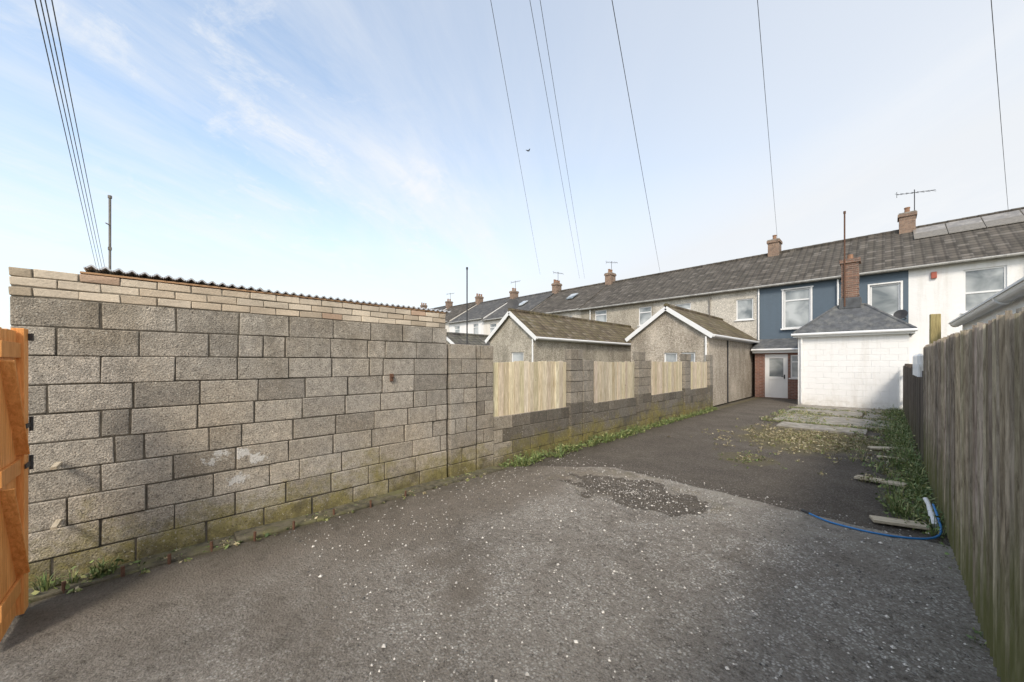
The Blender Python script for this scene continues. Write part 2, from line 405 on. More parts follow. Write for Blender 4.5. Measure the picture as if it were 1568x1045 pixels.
for k in range(10):
    x=-9.3
    while x<-4.62:
        e=min(x+.45,-4.61); b.box(x+.005,e-.005,-.84,-.74,k*.225+.005,k*.225+.22,blockcol(),j=.003)
        b.box(x+.005,e-.005,2.9,3.0,k*.225+.005,k*.225+.22,blockcol(),j=.003); x=e
mt.box(-9.3,-4.62,-.825,-.76,0,2.24); mt.box(-9.3,-4.62,2.92,2.985,0,2.24); mt.box(-9.3,-9.2,-.76,2.92,0,2.24)
b.done('block_courses',BLOCK,garage,bevel=.008); mt.done('mortar_joints',MORT,garage)
b=MB();mt=MB()
for k in range(3):
    y=-.84+(0 if k%2 else .11)
    if k%2==0: b.box(-4.6,-4.5,-.84,y-.008,2.252+k*.072,2.252+k*.072+.063,(.4,.33,.24),j=.003)
    while y<2.97:
        e=min(y+.225,2.98); q=R()
        c=(.62,.53,.41) if q<.6 else ((.52,.43,.32) if q<.9 else ((.48,.34,.24) if q<.96 else (.33,.29,.23)))
        v=U(.85,1.12); b.box(-4.6,-4.5+U(-.006,.004),y+.004,e-.004,2.256+k*.072,2.256+k*.072+.062,tuple(i*v for i in c),j=.004)
        y=e
mt.box(-4.59,-4.51,-.83,2.97,2.24,2.46)
b.done('brick_courses',BRK,garage,bevel=.005); mt.done('brick_mortar',m_plain('pale_mortar',(.3,.26,.2),.95,.3,30,bump=.5),garage)
b=MB(); b.box(-4.58,-4.5,-.5,2.98,2.47,2.486,j=.002); b.done('roof_batten',m_wood('batten',(.4,.24,.13),(.58,.36,.2),'Y',attr=False),garage)
b=MB()
for (ya,yb,dz,tl) in ((-.48,.75,.006,.022),(.70,1.65,.0,.0),(1.6,2.5,.004,-.008),(2.45,3.06,.0,.0)):
    n=int((yb-ya)/.0095)
    for i in range(n):
        p=[]
        for q in (ya+(yb-ya)*i/n,ya+(yb-ya)*(i+1)/n):
            z=2.506+dz+.013*math.sin(q*2*math.pi/.076)+tl*(1-(q-ya)/(yb-ya))
            p.append((q,z))
        xe=-4.485
        b.poly([(xe,p[0][0],p[0][1]),(xe,p[1][0],p[1][1]),(-9.4,p[1][0],p[1][1]-.25),(-9.4,p[0][0],p[0][1]-.25)])
b.done('corrugated_roof',GALV,garage,smooth=False,recalc=False,solid=.012)
b=MB(); b.box(-4.5,-4.47,2.11,2.15,1.5,1.6); b.box(-4.475,-4.44,2.12,2.14,1.55,1.59); b.done('rusty_bracket',RUST,garage,bevel=.004)
# footing strip with pegs
b=MB(); y=-1.6
while y<3.9:
    e=y+U(.5,.8); w=.22+U(-.03,.03); b.box(-4.5,-4.5+w,y,min(e,3.9),-.04,.05+U(-.012,.012),j=.012); y=e
b.done('wall_footing',FOOT,bevel=.015)
b=MB()
for y in (-.55,-.25,.02,.3,.62,.95,1.35,1.75,2.2):
    x=-4.25+U(-.02,.02); b.cyl((x,y,.02),(x+U(-.01,.01),y,.11),.012,n=8)
b.done('steel_pegs',RUST)
# boundary wall: tall pier section, low wall, piers and timber panels
bw=group('boundary_wall')
b=MB();mt=MB()
blockwall(b,mt,-4.46,.14,3.03,3.52,0,9,1); blockwall(b,mt,-4.485,.12,3.54,3.9,0,9,0,.36)
blockwall(b,mt,-4.5,.1,3.9,14.7,-.06,4)
for (a,c,h) in ((5.95,6.38,9),(6.4,6.8,8),(8.85,9.62,9),(12.0,12.5,9),(14.35,14.7,9)):
    if c-a>.5:
        m_=(a+c)/2
        blockwall(b,mt,-4.44,.16,a,m_,0,h,1,.4); blockwall(b,mt,-4.455,.16,m_,c,0,h-1,0,.4)
    else: blockwall(b,mt,-4.45,.16,a,c,0,h,0,.43)
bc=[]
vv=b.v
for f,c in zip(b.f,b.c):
    ym=vv[f[0]][1]; zm=vv[f[0]][2]; k=.88 if ym<3.92 else (.42 if zm<.83 else .7)  # shade over the low wall and pier feet painted into block colours
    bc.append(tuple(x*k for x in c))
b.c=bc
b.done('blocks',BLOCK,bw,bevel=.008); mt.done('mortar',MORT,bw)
b=MB()
for pi,(a,c) in enumerate(((3.93,5.93),(6.83,8.82),(9.65,11.98),(12.52,14.33))):
    y=a
    while y<c:
        e=min(y+.125,c); v=U(.85,1.2)*(1. if pi==0 else .84)
        b.box(-4.56,-4.54+U(-.006,.012),y+.004,e-.004,.80,1.76+U(-.015,.015),(v,v*U(.93,1.),v*U(.83,1.)),j=.004); y=e
    for z in (.95,1.55): b.box(-4.61,-4.565,a,c,z,z+.06)
b.done('timber_panels',PANEL,bw,bevel=.003)
# ------------------------------------------------------------------ right hand fence
fr=group('closeboard_fence')
b=MB(); y=-2.5
while y<8.66:
    v=U(.65,1.2); t=U(-.02,.015); w=U(-.004,.004)
    b.hexa([(.426,y,.02),(.45,y,.02),(.456,y+.105,.02),(.449,y+.105,.02),(.423+w,y,2.0+t),(.448,y,2.0+t),(.456,y+.107,2.0+t+U(-.008,.008)),(.448+w,y+.107,2.0+t)],(v,v*U(.93,1),v*U(.84,1)))
    y+=.098+U(-.004,.004)
b.done('boards',FENCE,fr)
b=MB()
for z in (.35,1.05,1.72): b.box(.46,.53,-2.5,8.66,z,z+.08)
for y in (-2.4,-.6,1.2,3.,4.8,6.6,8.5): b.box(.462,.56,y,y+.1,0,2.02,j=.003)
b.done('rails_and_posts',FENCE,fr)
b=MB(); b.box(.5,.62,8.78,8.9,0,2.52,(1.1,1.05,.8),j=.008); b.box(.50,.6,8.92,9.0,0,2.3,(.7,.65,.55),j=.006)
b.done('fence_post',m_wood('mossy_post',(.2,.17,.1),(.42,.36,.22),'Z',.8),None,bevel=.008)
df=group('dark_picket_fence')
b=MB(); y=8.95
while y<18.7:
    b.box(.44,.462,y,y+.1,.02,1.62+U(-.03,.03),(U(.6,1.3),)*3,j=.003); y+=.125
for z in (.4,1.3): b.box(.464,.52,8.95,18.7,z,z+.07)
for y in (10.8,12.6,14.4,16.2,18.0): b.box(.464,.56,y,y+.09,0,1.7)
b.done('pickets',DARKW,df)
b=MB()
for y in (9.3,9.75,10.2,10.65): b.cyl((.42,y,1.5),(.42,y,1.86),.04,n=10); b.cyl((.42,y,1.86),(.42,y,1.9),.04,.02,n=10)
b.box(.40,.435,9.2,10.8,1.66,1.72)
b.done('white_rail',UPVC,df)
# neighbour's flat-roofed garage behind the fence
ng=group('neighbouring_garage')
b=MB(); b.box(.95,4.2,-1.2,8.85,0,2.22); b.done('walls',WHITE,ng)
b=MB(); b.box(.87,4.3,-1.3,8.95,2.222,2.33); b.done('roof_slab',UPVC,ng)
b=MB(); b.box(.87,4.3,-1.3,8.95,2.333,2.35); b.done('roof_felt',FELT,ng)
b=MB()
n=10; prof=[(math.cos(math.pi+math.pi*k/n)*.06,math.sin(math.pi+math.pi*k/n)*.06) for k in range(n+1)]
for (ya,yb) in ((-1.3,2.4),(2.42,5.6),(5.62,8.95)):
    for k in range(n):
        (a,c),(d,e)=prof[k],prof[k+1]
        b.poly([(.77+a,ya,2.36+c),(.77+d,ya,2.36+e),(.77+d,yb,2.36+e),(.77+a,yb,2.36+c)])
b.box(.70,.715,-1.3,8.95,2.352,2.372); b.box(.84,.866,-1.31,8.96,2.2,2.38)
for y in (2.41,5.61):
    b.cyl((.77,y-.03,2.35),(.77,y+.03,2.35),.066,n=16)
b.done('gutter',GUT,ng,recalc=False)
# ------------------------------------------------------------------ windows, doors
def window(par,x0,x1,z0,z1,y,tr=None,mul=None,name='window'):
    b=MB(); f=.06; ya,yb=y+.045,y+.095
    b.box(x0,x0+f,ya,yb,z0,z1); b.box(x1-f,x1,ya,yb,z0,z1); b.box(x0+f,x1-f,ya,yb,z0,z0+f); b.box(x0+f,x1-f,ya,yb,z1-f,z1)
    if tr:
        zt=z0+(z1-z0)*tr; b.box(x0+f,x1-f,ya+.003,yb,zt-.035,zt+.035)
    if mul:
        for q in mul:
            xm=x0+(x1-x0)*q; b.box(xm-.035,xm+.035,ya+.006,yb-.003,z0+f,z1-f)
    b.box(x0-.06,x1+.06,y-.06,y+.04,z0-.055,z0-.003)
    b.done(name+'_frame',UPVC,par,bevel=.005)
    b=MB(); b.box(x0+f,x1-f,y+.075,y+.085,z0+f,z1-f); b.done(name+'_glass',GLASS,par)
    b=MB(); b.box(x0,x1,y+.11,y+.13,z0,z1); b.done(name+'_backing',DARK,par)
def aerial(par,x,y,z,s=1.,rot=0.3):
    b=MB(); b.cyl((x,y,z-.6),(x,y,z+.9*s),.018,n=6)
    c,sn=math.cos(rot),math.sin(rot); zz=z+.75*s
    P=lambda t,u,w:(x+c*t-sn*u,y+sn*t+c*u,zz+w)
    b.cyl(P(-.6*s,0,0),P(.7*s,0,.05),.012,n=6)
    for k in range(7):
        t=-.55*s+k*.19*s; b.cyl(P(t,-.2*s,-.1),P(t,.2*s,.14),.009,n=5)
    b.cyl(P(-.6*s,0,-.15),P(-.6*s,0,.15),.01,n=5)
    b.done('tv_aerial',DARK,par)
def chimney(par,x,y,z0,z1,w=.55,d=.75,pots=2,mat=None):
    b=MB(); b.box(x-w/2,x+w/2,y-d/2,y+d/2,z0,z1-.2); b.box(x-w/2-.05,x+w/2+.05,y-d/2-.05,y+d/2+.05,z1-.198,z1-.05)
    b.done('chimney_stack',mat or BRICKCH,par)
    b=MB(); b.box(x-w/2-.02,x+w/2+.02,y-d/2-.02,y+d/2+.02,z1-.048,z1+.01)
    b.done('chimney_flaunching',CONC,par)
    if pots:
        b=MB()
        for k in range(pots):
            yy=y+(k-(pots-1)/2)*.32; b.cyl((x,yy,z1),(x,yy,z1+.28),.11,.09,n=12); b.cyl((x,yy,z1+.28),(x,yy,z1+.33),.11,n=12)
        b.done('chimney_pots',POTM,par)
EY=22.5; RY=26.7
def house(xl,xr,dz,wall,roof,wins,ch=None,pots=2,ae=0):
    h=group('terraced_house'); ez=5.8+dz; rz=8.3+dz
    b=MB(); wallgrid(b,xl,xr,0,ez,EY,[(a,c,d,e) for a,c,d,e,*_ in wins],.12)
    b.poly([(xl,30.9,0),(xl,30.9,ez),(xr,30.9,ez),(xr,30.9,0)])
    for x in (xl,xr): b.poly([(x,EY,0),(x,EY,ez),(x,RY,rz-.05),(x,30.9,ez),(x,30.9,0)])
    b.done('walls',wall,h,recalc=False)
    b=MB(); s=(rz-ez)/(RY-EY); ov=.25
    for sg,ye in ((1,EY-ov),(-1,30.9+ov)):
        zE=ez-ov*s+.06
        b.hexa([(xl,ye,zE-.06),(xr,ye,zE-.06),(xr,RY,rz),(xl,RY,rz),(xl,ye,zE),(xr,ye,zE),(xr,RY,rz+.06),(xl,RY,rz+.06)])
    b.done('roof',roof,h)
    b=MB(); x=xl
    while x<xr-.01:
        e=min(x+.45,xr); b.cyl((x,RY,rz+.06),(e,RY,rz+.06),.115,.105,n=10); x=e
    b.done('ridge_tiles',roof,h)
    b=MB(); b.box(xl,xr,EY-.19,EY-.16,ez-.2,ez-.06); b.cyl((xl,EY-.27,ez-.13),(xr,EY-.27,ez-.13),.055,n=8)
    b.done('fascia_and_gutter',m_gut2,h)
    for w in wins:
        window(h,w[0],w[1],w[2],w[3],EY,*(w[4:]))
    if ch is not None:
        chimney(h,ch,RY,rz-.3,rz+.85,pots=pots)
        if ae: aerial(h,ch,RY+.2,rz+1.2,ae,U(0,1.5))
    return h
m_gut2=m_plain('weathered_gutter',(.42,.41,.38),.6,.1,5,bump=.05,stain=(.17,.16,.145))
def pipe(par,x,y,z0,z1,mat=None):
    b=MB(); b.cyl((x,y,z0),(x,y,z1),.035,n=8)
    for z in (z0+.5,(z0+z1)/2,z1-.3): b.cyl((x,y,z),(x,y,z+.05),.045,n=8)
    b.done('downpipe',mat or GUT,par)
def annex(par,xl,xr,yf,ez,pz,wall,roof,ops=(),yb=EY-.01):
    b=MB(); wallgrid(b,xl,xr,0,ez,yf,[o[:4] for o in ops],.12)
    xm=(xl+xr)/2
    b.poly([(xl,yf,ez),(xr,yf,ez),(xm,yf,pz)])
    b.poly([(xr,yf,0),(xr,yb,0),(xr,yb,ez),(xr,yf,ez)]); b.poly([(xl,yf,0),(xl,yf,ez),(xl,yb,ez),(xl,yb,0)])
    b.done('annex_walls',wall,par,recalc=False)
    b=MB(); s=(pz-ez)/(xr-xm); ov=.18; yo=yf-.12
    for sx,xe in ((1,xr+ov),(-1,xl-ov)):
        zE=ez-ov*s+.02
        b.hexa([(xe,yo,zE),(xe,yb,zE),(xm,yb,pz+.02),(xm,yo,pz+.02),(xe,yo,zE+.07),(xe,yb,zE+.07),(xm,yb,pz+.09),(xm,yo,pz+.09)])
    b.done('annex_roof',roof,par)
    b=MB(); b.cyl((xm,yo,pz+.09),(xm,yb,pz+.09),.09,n=8); b.done('annex_ridge',roof,par)
    b=MB()
    for xe in (xr+ov,xl-ov): b.beam((xe,yo-.015,ez-ov*s-.03),(xm,yo-.015,pz-.03),.022,.17,(0,0,1))
    b.box(xr+.02,xr+.05,yf,yb,ez-.2,ez-.09); b.cyl((xr+ov+.03,yo,ez-.12),(xr+ov+.03,yb,ez-.12),.055,n=8)
    b.done('annex_bargeboards',UPVC,par)
    for o in ops: window(par,*o[:4],yf,*(o[4:]),name='annex_window')
# white house (right) ------------------------------------------------
h=house(.69,6.3,0,WHITE,TILE,[(2.13,3.15,3.7,5.36,.45),(4.4,5.4,3.9,5.2,.6)],.77,1)
aerial(h,1.02,RY+.1,9.3,1.15,.5)
b=MB(); b.box(1.3,1.46,EY-.09,EY-.002,5.15,5.42); b.done('alarm_box',m_plain('red_plastic',(.4,.1,.06),.4,.05,5),h,bevel=.02)
pipe(h,3.62,EY-.1,.2,5.6)
b=MB(); fbm=MB()
sl=(8.3-5.8)/(RY-EY)
for k in range(5):
    xa=.95+k*1.03; ya,yb=25.15,26.5
    za=5.8+(ya-EY)*sl+.1; zb=5.8+(yb-EY)*sl+.1
    b.hexa([(xa+.02,ya+.02,za+.01),(xa+.99,ya+.02,za+.01),(xa+.99,yb-.02,zb-.01),(xa+.02,yb-.02,zb-.01),(xa+.02,ya+.02,za+.042),(xa+.99,ya+.02,za+.042),(xa+.99,yb-.02,zb+.028),(xa+.02,yb-.02,zb+.028)])
    fbm.hexa([(xa,ya,za),(xa+1.01,ya,za),(xa+1.01,yb,zb),(xa,yb,zb),(xa,ya,za+.035),(xa+1.01,ya,za+.035),(xa+1.01,yb,zb+.035),(xa,yb,zb+.035)])
b.done('solar_panels',m_plain('solar_glass',(.27,.245,.215),.3,.25,1.5,bump=.03,spec=.7,stain=(.38,.35,.31)),h); fbm.done('solar_panel_frames',POLE,h)
# blue house ------------------------------------------------
h=house(-4.68,.69,0,BLUE,TILE,[(-3.55,-2.5,3.45,5.38,.72),(-.46,.46,3.75,5.15)],-4.66,1)
b=MB(); b.box(-3.66,-2.39,EY-.03,EY-.002,5.385,5.45); b.box(-3.62,-3.552,EY-.03,EY-.002,3.46,5.38); b.box(-2.498,-2.43,EY-.03,EY-.002,3.46,5.38); b.box(-3.66,-2.39,EY-.13,EY-.062,3.38,3.45)
b.box(-.53,-.462,EY-.03,EY-.002,3.75,5.15); b.box(.462,.53,EY-.03,EY-.002,3.75,5.15); b.box(-.53,.53,EY-.03,EY-.002,5.152,5.21)
b.done('window_surrounds',WHITE,h)
pipe(h,-1.51,EY-.1,2.8,5.6); pipe(h,-4.6,EY-.1,.2,5.6)
b=MB(); b.cyl((.62,EY-.02,3.6),(.5,EY-.35,3.7),.02,n=6)
for k in range(14):
    a0,a1=2*math.pi*k/14,2*math.pi*(k+1)/14; c=Vector((.45,EY-.42,3.75)); nrm=Vector((-.3,-.85,.35)).normalized(); a=nrm.orthogonal().normalized()*.22; q=nrm.cross(a)
    b.poly([c-nrm*.05,c+a*math.cos(a0)+q*math.sin(a0),c+a*math.cos(a1)+q*math.sin(a1)])
b.done('satellite_dish',DARK,h,recalc=False)
# porch lean-to
PY=21.4
b=MB(); wallgrid(b,-4.55,-2.5,0,2.2,PY,[(-4.14,-3.22,.02,2.14),(-3.12,-2.58,1.0,2.1)],.12); b.poly([(-4.55,PY,0),(-4.55,PY,2.2),(-4.55,EY,2.2),(-4.55,EY,0)])
b.done('porch_brickwork',BRICKRED,h,recalc=False)
b=MB(); b.hexa([(-4.65,PY-.2,2.36),(-2.48,PY-.2,2.36),(-2.48,EY-.01,2.86),(-4.65,EY-.01,2.86),(-4.65,PY-.2,2.43),(-2.48,PY-.2,2.43),(-2.48,EY-.01,2.95),(-4.65,EY-.01,2.95)])
b.done('porch_roof',FELT,h)
b=MB(); b.box(-4.62,-2.5,PY-.17,PY-.14,2.22,2.37); b.cyl((-4.65,PY-.26,2.36),(-2.5,PY-.26,2.36),.05,n=8)
b.box(-4.62,-2.5,PY-.14,PY+.1,2.2,2.22); b.done('porch_fascia',UPVC,h)
window(h,-3.12,-2.58,1.0,2.1,PY,.7,name='porch_window')
b=MB(); f=.07; ya,yb=PY+.04,PY+.1; a,c,d,e=-4.14,-3.22,.02,2.14
b.box(a,a+f,ya,yb,d,e); b.box(c-f,c,ya,yb,d,e); b.box(a+f,c-f,ya,yb,e-f,e); b.box(a+f,c-f,ya-.02,yb,d,d+.04)
b.box(a+f,a+f+.11,ya+.01,yb,d+.04,e-f); b.box(c-f-.11,c-f,ya+.01,yb,d+.04,e-f)
b.box(a+f+.11,c-f-.11,ya+.013,yb,d+.04,.3); b.box(a+f+.11,c-f-.11,ya+.013,yb,.9,1.05); b.box(a+f+.11,c-f-.11,ya+.013,yb,1.94,e-f)
b.box(a+f+.11,c-f-.11,ya+.035,yb,.3,.9)
b.done('door_frame',UPVC,h,bevel=.006)
b=MB(); b.box(a+f+.11,c-f-.11,ya+.04,yb-.01,1.05,1.94); b.done('door_glass',GLASS,h)
b=MB(); b.box(c-f-.09,c-f-.04,ya-.02,ya+.009,.95,1.15); b.cyl((c-f-.065,ya-.03,1.05),(c-f-.18,ya-.03,1.05),.012,n=6); b.done('door_handle',DARK,h)
# white rear extension with hipped felt roof and chimney
FY=18.8; L,Rr=-2.49,.59
b=MB(); b.box(L,Rr,FY,EY-.01,0,2.84); b.done('extension_walls',WHITEB,h)
b=MB(); z0,z1=2.88,4.0; o=.14; tl,tr=-1.4,-.55; ty=FY+1.15
b.poly([(L-o,FY-o,z0),(Rr+o,FY-o,z0),(tr,ty,z1),(tl,ty,z1)]); b.poly([(Rr+o,FY-o,z0),(Rr+o,EY-.02,z0),(tr,EY-.02,z1),(tr,ty,z1)])
b.poly([(L-o,EY-.02,z0),(L-o,FY-o,z0),(tl,ty,z1),(tl,EY-.02,z1)]); b.poly([(tl,ty,z1),(tr,ty,z1),(tr,EY-.02,z1),(tl,EY-.02,z1)])
b.done('extension_roof',FELT,h,recalc=False,solid=-.05)
b=MB()
for p,q in (((L-o,FY-o,z0),(tl,ty,z1)),((Rr+o,FY-o,z0),(tr,ty,z1)),((tl,ty,z1),(tr,ty,z1))): b.cyl(Vector(p)+Vector((0,0,.04)),Vector(q)+Vector((0,0,.04)),.06,n=8)
b.done('hip_tiles',FELT,h)
b=MB(); b.box(L-o,Rr+o,FY-o-.022,FY-o-.002,2.76,2.9); b.cyl((L-o-.05,FY-o-.07,2.87),(Rr+o+.05,FY-o-.07,2.87),.055,n=10)
b.box(L-o,L-o+.02,FY-o,EY-.3,2.76,2.9); b.box(Rr+o-.02,Rr+o,FY-o,EY-.3,2.76,2.9); b.box(L-o+.021,Rr+o-.021,FY-o,FY-.001,2.76,2.78)
b.done('extension_fascia',UPVC,h); pipe(h,L+.12,FY-.07,.1,2.8)
b=MB(); cx,cy=-.98,20.05
b.box(cx-.33,cx+.33,cy-.3,cy+.3,3.9,4.35); b.done('chimney_base',FELT,h,bevel=.03)
b=MB()
for k in range(19):
    s_=.0 if k<17 else .05
    j=U(-.008,.008); b.box(cx-.26-s_+j,cx+.26+s_+j,cy-.25-s_,cy+.25+s_,4.352+k*.082,4.352+k*.082+.08,j=.004)
b.done('extension_chimney',BRICKEXT,h,bevel=.012)
b=MB(); b.cyl((cx,cy,5.9),(cx,cy,6.12),.1,.09,n=12); b.done('chimney_pot',POTM,h)
b=MB(); b.cyl((-1.13,19.75,4.0),(-1.13,19.75,7.75),.026,n=8); b.cyl((-1.13,19.75,7.75),(-1.13,19.75,7.85),.04,n=8); b.done('flue_pole',RUST,h)
# pebbledash neighbour with annex
h=house(-10.3,-4.68,0,PEB2,TILE,[(-5.66,-4.86,4.04,5.17),(-8.96,-8.02,4.1,5.3,.7)],None)
pipe(h,-6.96,EY-.1,3,5.6,POLE)
annex(h,-8.0,-4.75,15.2,2.9,4.05,PEB3,TILEY,[(-6.5,-5.95,1.15,2.15),(-5.8,-5.25,1.15,2.15)])
pipe(h,-4.83,15.12,.1,2.75)
b=MB(); b.box(-4.74,-4.70,17.5,17.55,0,2.7); b.done('cable',DARK,h)
h=house(-15.9,-10.3,0,PEB,TILE,[(-11.3,-10.42,4.17,5.37,.7),(-14.66,-13.7,4.4,5.5,.7)],-15.9,2,.8)
annex(h,-13.4,-10.4,11.4,2.9,4.05,PEB,TILEY,[(-11.9,-11.1,1.1,2.2)])
pipe(h,-10.48,11.32,.1,2.75); pipe(h,-15.0,EY-.1,3,5.6)
b=MB(); c=Vector((-12.1,11.7,4.45)); nrm=Vector((.5,-.8,.3)).normalized(); a=nrm.orthogonal().normalized()*.3; q=nrm.cross(a)
for k in range(16):
    a0,a1=2*math.pi*k/16,2*math.pi*(k+1)/16; b.poly([c-nrm*.06,c+a*math.cos(a0)+q*math.sin(a0),c+a*math.cos(a1)+q*math.sin(a1)])
b.cyl((-12.1,11.8,4.0),(-12.1,11.8,4.4),.02,n=6); b.done('satellite_dish',DARK,h,recalc=False)
# farther houses
specs=[(-21.6,-15.9,.05,PEB2,TILE),(-27.4,-21.6,.15,CREAM,TILE2),(-33.3,-27.4,.35,WHITE,TILE2),(-39.6,-33.3,.55,CREAM,TILE),(-46,-39.6,.8,WHITE,TILE2),(-52.5,-46,1.0,PEB2,TILE2)]
for k,(a,c,dz,w,r) in enumerate(specs):
    h=house(a,c,dz,w,r,[(a+.9,a+1.9,4.1+dz,5.3+dz,.7),(c-1.7,c-.8,4.1+dz,5.3+dz,.7)],a,2 if k%2 else 3,.9 if k in(0,1,3) else 0)
    pipe(h,c-2.6,EY-.1,2,5.5+dz)
    annex(h,a+2.6,a+5.5,11.4+U(0,3) if k else 11.6,2.5 if k==0 else 2.8,3.3 if k==0 else 3.9,[PEB3,WHITE,PEB2][k%3],TILEY2)
    if k in (0,1):
        b=MB()
        b.hexa([(a+3.,24.2,6.98+dz),(a+3.7,24.2,6.98+dz),(a+3.7,25,7.46+dz),(a+3.,25,7.46+dz),(a+3.,24.2,7.06+dz),(a+3.7,24.2,7.06+dz),(a+3.7,25,7.54+dz),(a+3.,25,7.54+dz)])
        b.done('roof_window',GLASS,h)
# ------------------------------------------------------------------ gate
gt=group('timber_gate')
b=MB(); x=-4.03
while x<-3.66:
    v=U(.88,1.12); b.box(x,x+.097,-.745,-.72,.06,1.96+U(-.004,.004),(v,v,v),j=.001); x+=.1
b.box(-4.14,-4.035,-.745,-.69,.05,1.98,(1.05,1.05,1.05))
for z in (.2,1.0,1.78): b.box(-4.033,-3.64,-.718,-.702,z,z+.1,(.9,.9,.9))
b.beam((-4.02,-.709,.33),(-3.68,-.709,.98),.012,.09,(0,1,0)); b.beam((-4.02,-.709,1.13),(-3.68,-.709,1.76),.012,.09,(0,1,0))
b.done('boards',ORANGE,gt,bevel=.003)
b=MB()
for z in (1.3,1.03): b.box(-4.13,-4.03,-.687,-.68,z,z+.03); b.cyl((-4.15,-.68,z-.03),(-4.15,-.68,z+.07),.01,n=8)
b.box(-4.16,-4.12,-.688,-.67,1.9,1.95); b.done('ironmongery',DARK,gt)
b=MB()
for z in (.95,.5): b.box(-4.49,-4.3,-.62,-.59,z,z+.02)
b.done('wall_laths',PLANK)
# ------------------------------------------------------------------ planks & hose
def board(name,x,y,l,w,a,z=.03):
    b=MB(); c,s=math.cos(a),math.sin(a)
    P=[]
    for zz in (z,z+.03):
        for (u,v) in ((-l/2,-w/2),(l/2,-w/2),(l/2,w/2),(-l/2,w/2)):
            P.append((x+c*u-s*v,y+s*u+c*v,zz+u*.04))
    b.hexa(P); b.done('timber_board',PLANK,None,bevel=.004)
board('',.1,5.62,.42,.15,.25); board('',-.05,7.4,.52,.17,-.2); board('',.03,10.3,.55,.17,.5,.03); board('',.1,9.3,.4,.12,-.1,.03)
hp=group('garden_hose'); pts=[(-.6,5.22,.05),(-.45,5.14,.03),(-.31,5.13,.03),(-.15,5.13,.028),(.0,5.15,.03),(.15,5.22,.03),(.28,5.32,.03),(.36,5.46,.03),(.4,5.6,.05),(.39,5.75,.12),(.36,5.95,.22)]
cu=bpy.data.curves.new('hose_tube','CURVE'); cu.dimensions='3D'; cu.bevel_depth=.010; cu.bevel_resolution=3
sp=cu.splines.new('NURBS'); sp.points.add(len(pts)-1)
for p,q in zip(sp.points,pts): p.co=(*q,1)
sp.use_endpoint_u=True; sp.order_u=4; cu.materials.append(HOSE)
o_=bpy.data.objects.new('hose_tube',cu); COL.objects.link(o_); o_.parent=hp
b=MB(); b.cyl((.36,5.75,.05),(.33,6.0,.2),.032,.018,n=12); b.cyl((.33,6.0,.2),(.31,6.06,.24),.02,n=12); b.done('hose_nozzle',UPVC,hp)
b=MB(); b.cyl((-.66,5.25,.055),(-.59,5.22,.05),.016,n=10); b.done('hose_connector',DARK,hp)
# ------------------------------------------------------------------ weeds
def tuft(b,x,y,z,n,h,w,cols,grass=.5):
    for _ in range(n):
        a=U(0,6.283); r=U(0,w); px,py=x+math.cos(a)*r*.5,y+math.sin(a)*r*.5; c=random.choice(cols); v=U(.6,1.3); c=tuple(i*v for i in c)
        hh=h*U(.4,1); lx,ly=math.cos(a)*hh*U(.2,.9),math.sin(a)*hh*U(.2,.9)
        if R()<grass:
            t=U(.002,.005); sx,sy=-math.sin(a)*t,math.cos(a)*t
            m=(px+lx*.4,py+ly*.4,z+hh*.65)
            b.poly([(px-sx,py-sy,z),(px+sx,py+sy,z),(m[0]+sx,m[1]+sy,m[2]),(m[0]-sx,m[1]-sy,m[2])],c)
            b.poly([(m[0]-sx,m[1]-sy,m[2]),(m[0]+sx,m[1]+sy,m[2]),(px+lx,py+ly,z+hh*U(.6,1))],c)
        else:
            s=U(.01,.03); cx_,cy_,cz=px+lx*.8,py+ly*.8,z+hh*U(.15,.9); d=Vector((U(-1,1),U(-1,1),U(-.3,.6))).normalized(); e=d.orthogonal().normalized()
            e=(Matrix.Rotation(U(0,6.28),3,d)@e)
            C=Vector((cx_,cy_,cz)); b.poly([C-d*s,C-e*s*.55,C+d*s,C+e*s*.55],c)
GR=[(.14,.2,.06),(.21,.27,.09),(.1,.15,.045),(.28,.28,.11)]
DR=[(.36,.3,.17),(.25,.2,.11),(.19,.2,.07),(.46,.4,.26)]
b=MB()
y=3.95
while y<14.6:
    big_=4.2<y<5.8 or 6.3<y<8.8
    if R()<(.92 if big_ else .6): tuft(b,-4.5+.09+U(0,.25 if big_ else .12),y,0,int(U(30,80)),U(.1,.26)*(1.3 if R()<.25 else 1)*(1 if big_ else .7),.18,GR,.4)
    y+=U(.035,.1)
b.done('wall_weeds',LEAF,recalc=False)
b=MB(); y=5.6
while y<18.5:
    if R()<.93:
        tuft(b,.38-abs(random.gauss(0,.17)),y,0,int(U(25,65)),U(.1,.32),.2,GR,.5)
        if y>7 and R()<.75: tuft(b,.3-abs(random.gauss(0,.42)),y,0.03,26,U(.05,.15),.15,GR+DR,.6)
    y+=U(.03,.075)
for _ in range(20): tuft(b,.4,U(1.5,5.5),0,12,U(.03,.08),.06,GR,.6)
b.done('fence_weeds',LEAF,recalc=False)
b=MB()
for _ in range(800):
    a=U(0,6.28); q=abs(random.gauss(0,.65)); tuft(b,-1.2+math.cos(a)*q*1.4,10.7+math.sin(a)*q*1.9,.0,14,U(.02,.07),.12,DR,.55)
for _ in range(420): tuft(b,U(-2.5,.3),random.choice([12.87,12.95,15.18,17.03])+U(-.14,.14),.02,16,U(.04,.12),.13,DR+GR,.55)
for _ in range(260): tuft(b,U(-2.6,-1.2),U(12.7,16.),.03,14,U(.03,.1),.12,GR+DR,.5)
for _ in range(50): tuft(b,-1.75+random.gauss(0,.2),7.6+random.gauss(0,.3),.0,8,.03,.08,GR+DR,.5)
b.done('dried_grass_patch',LEAF,recalc=False)
b=MB()
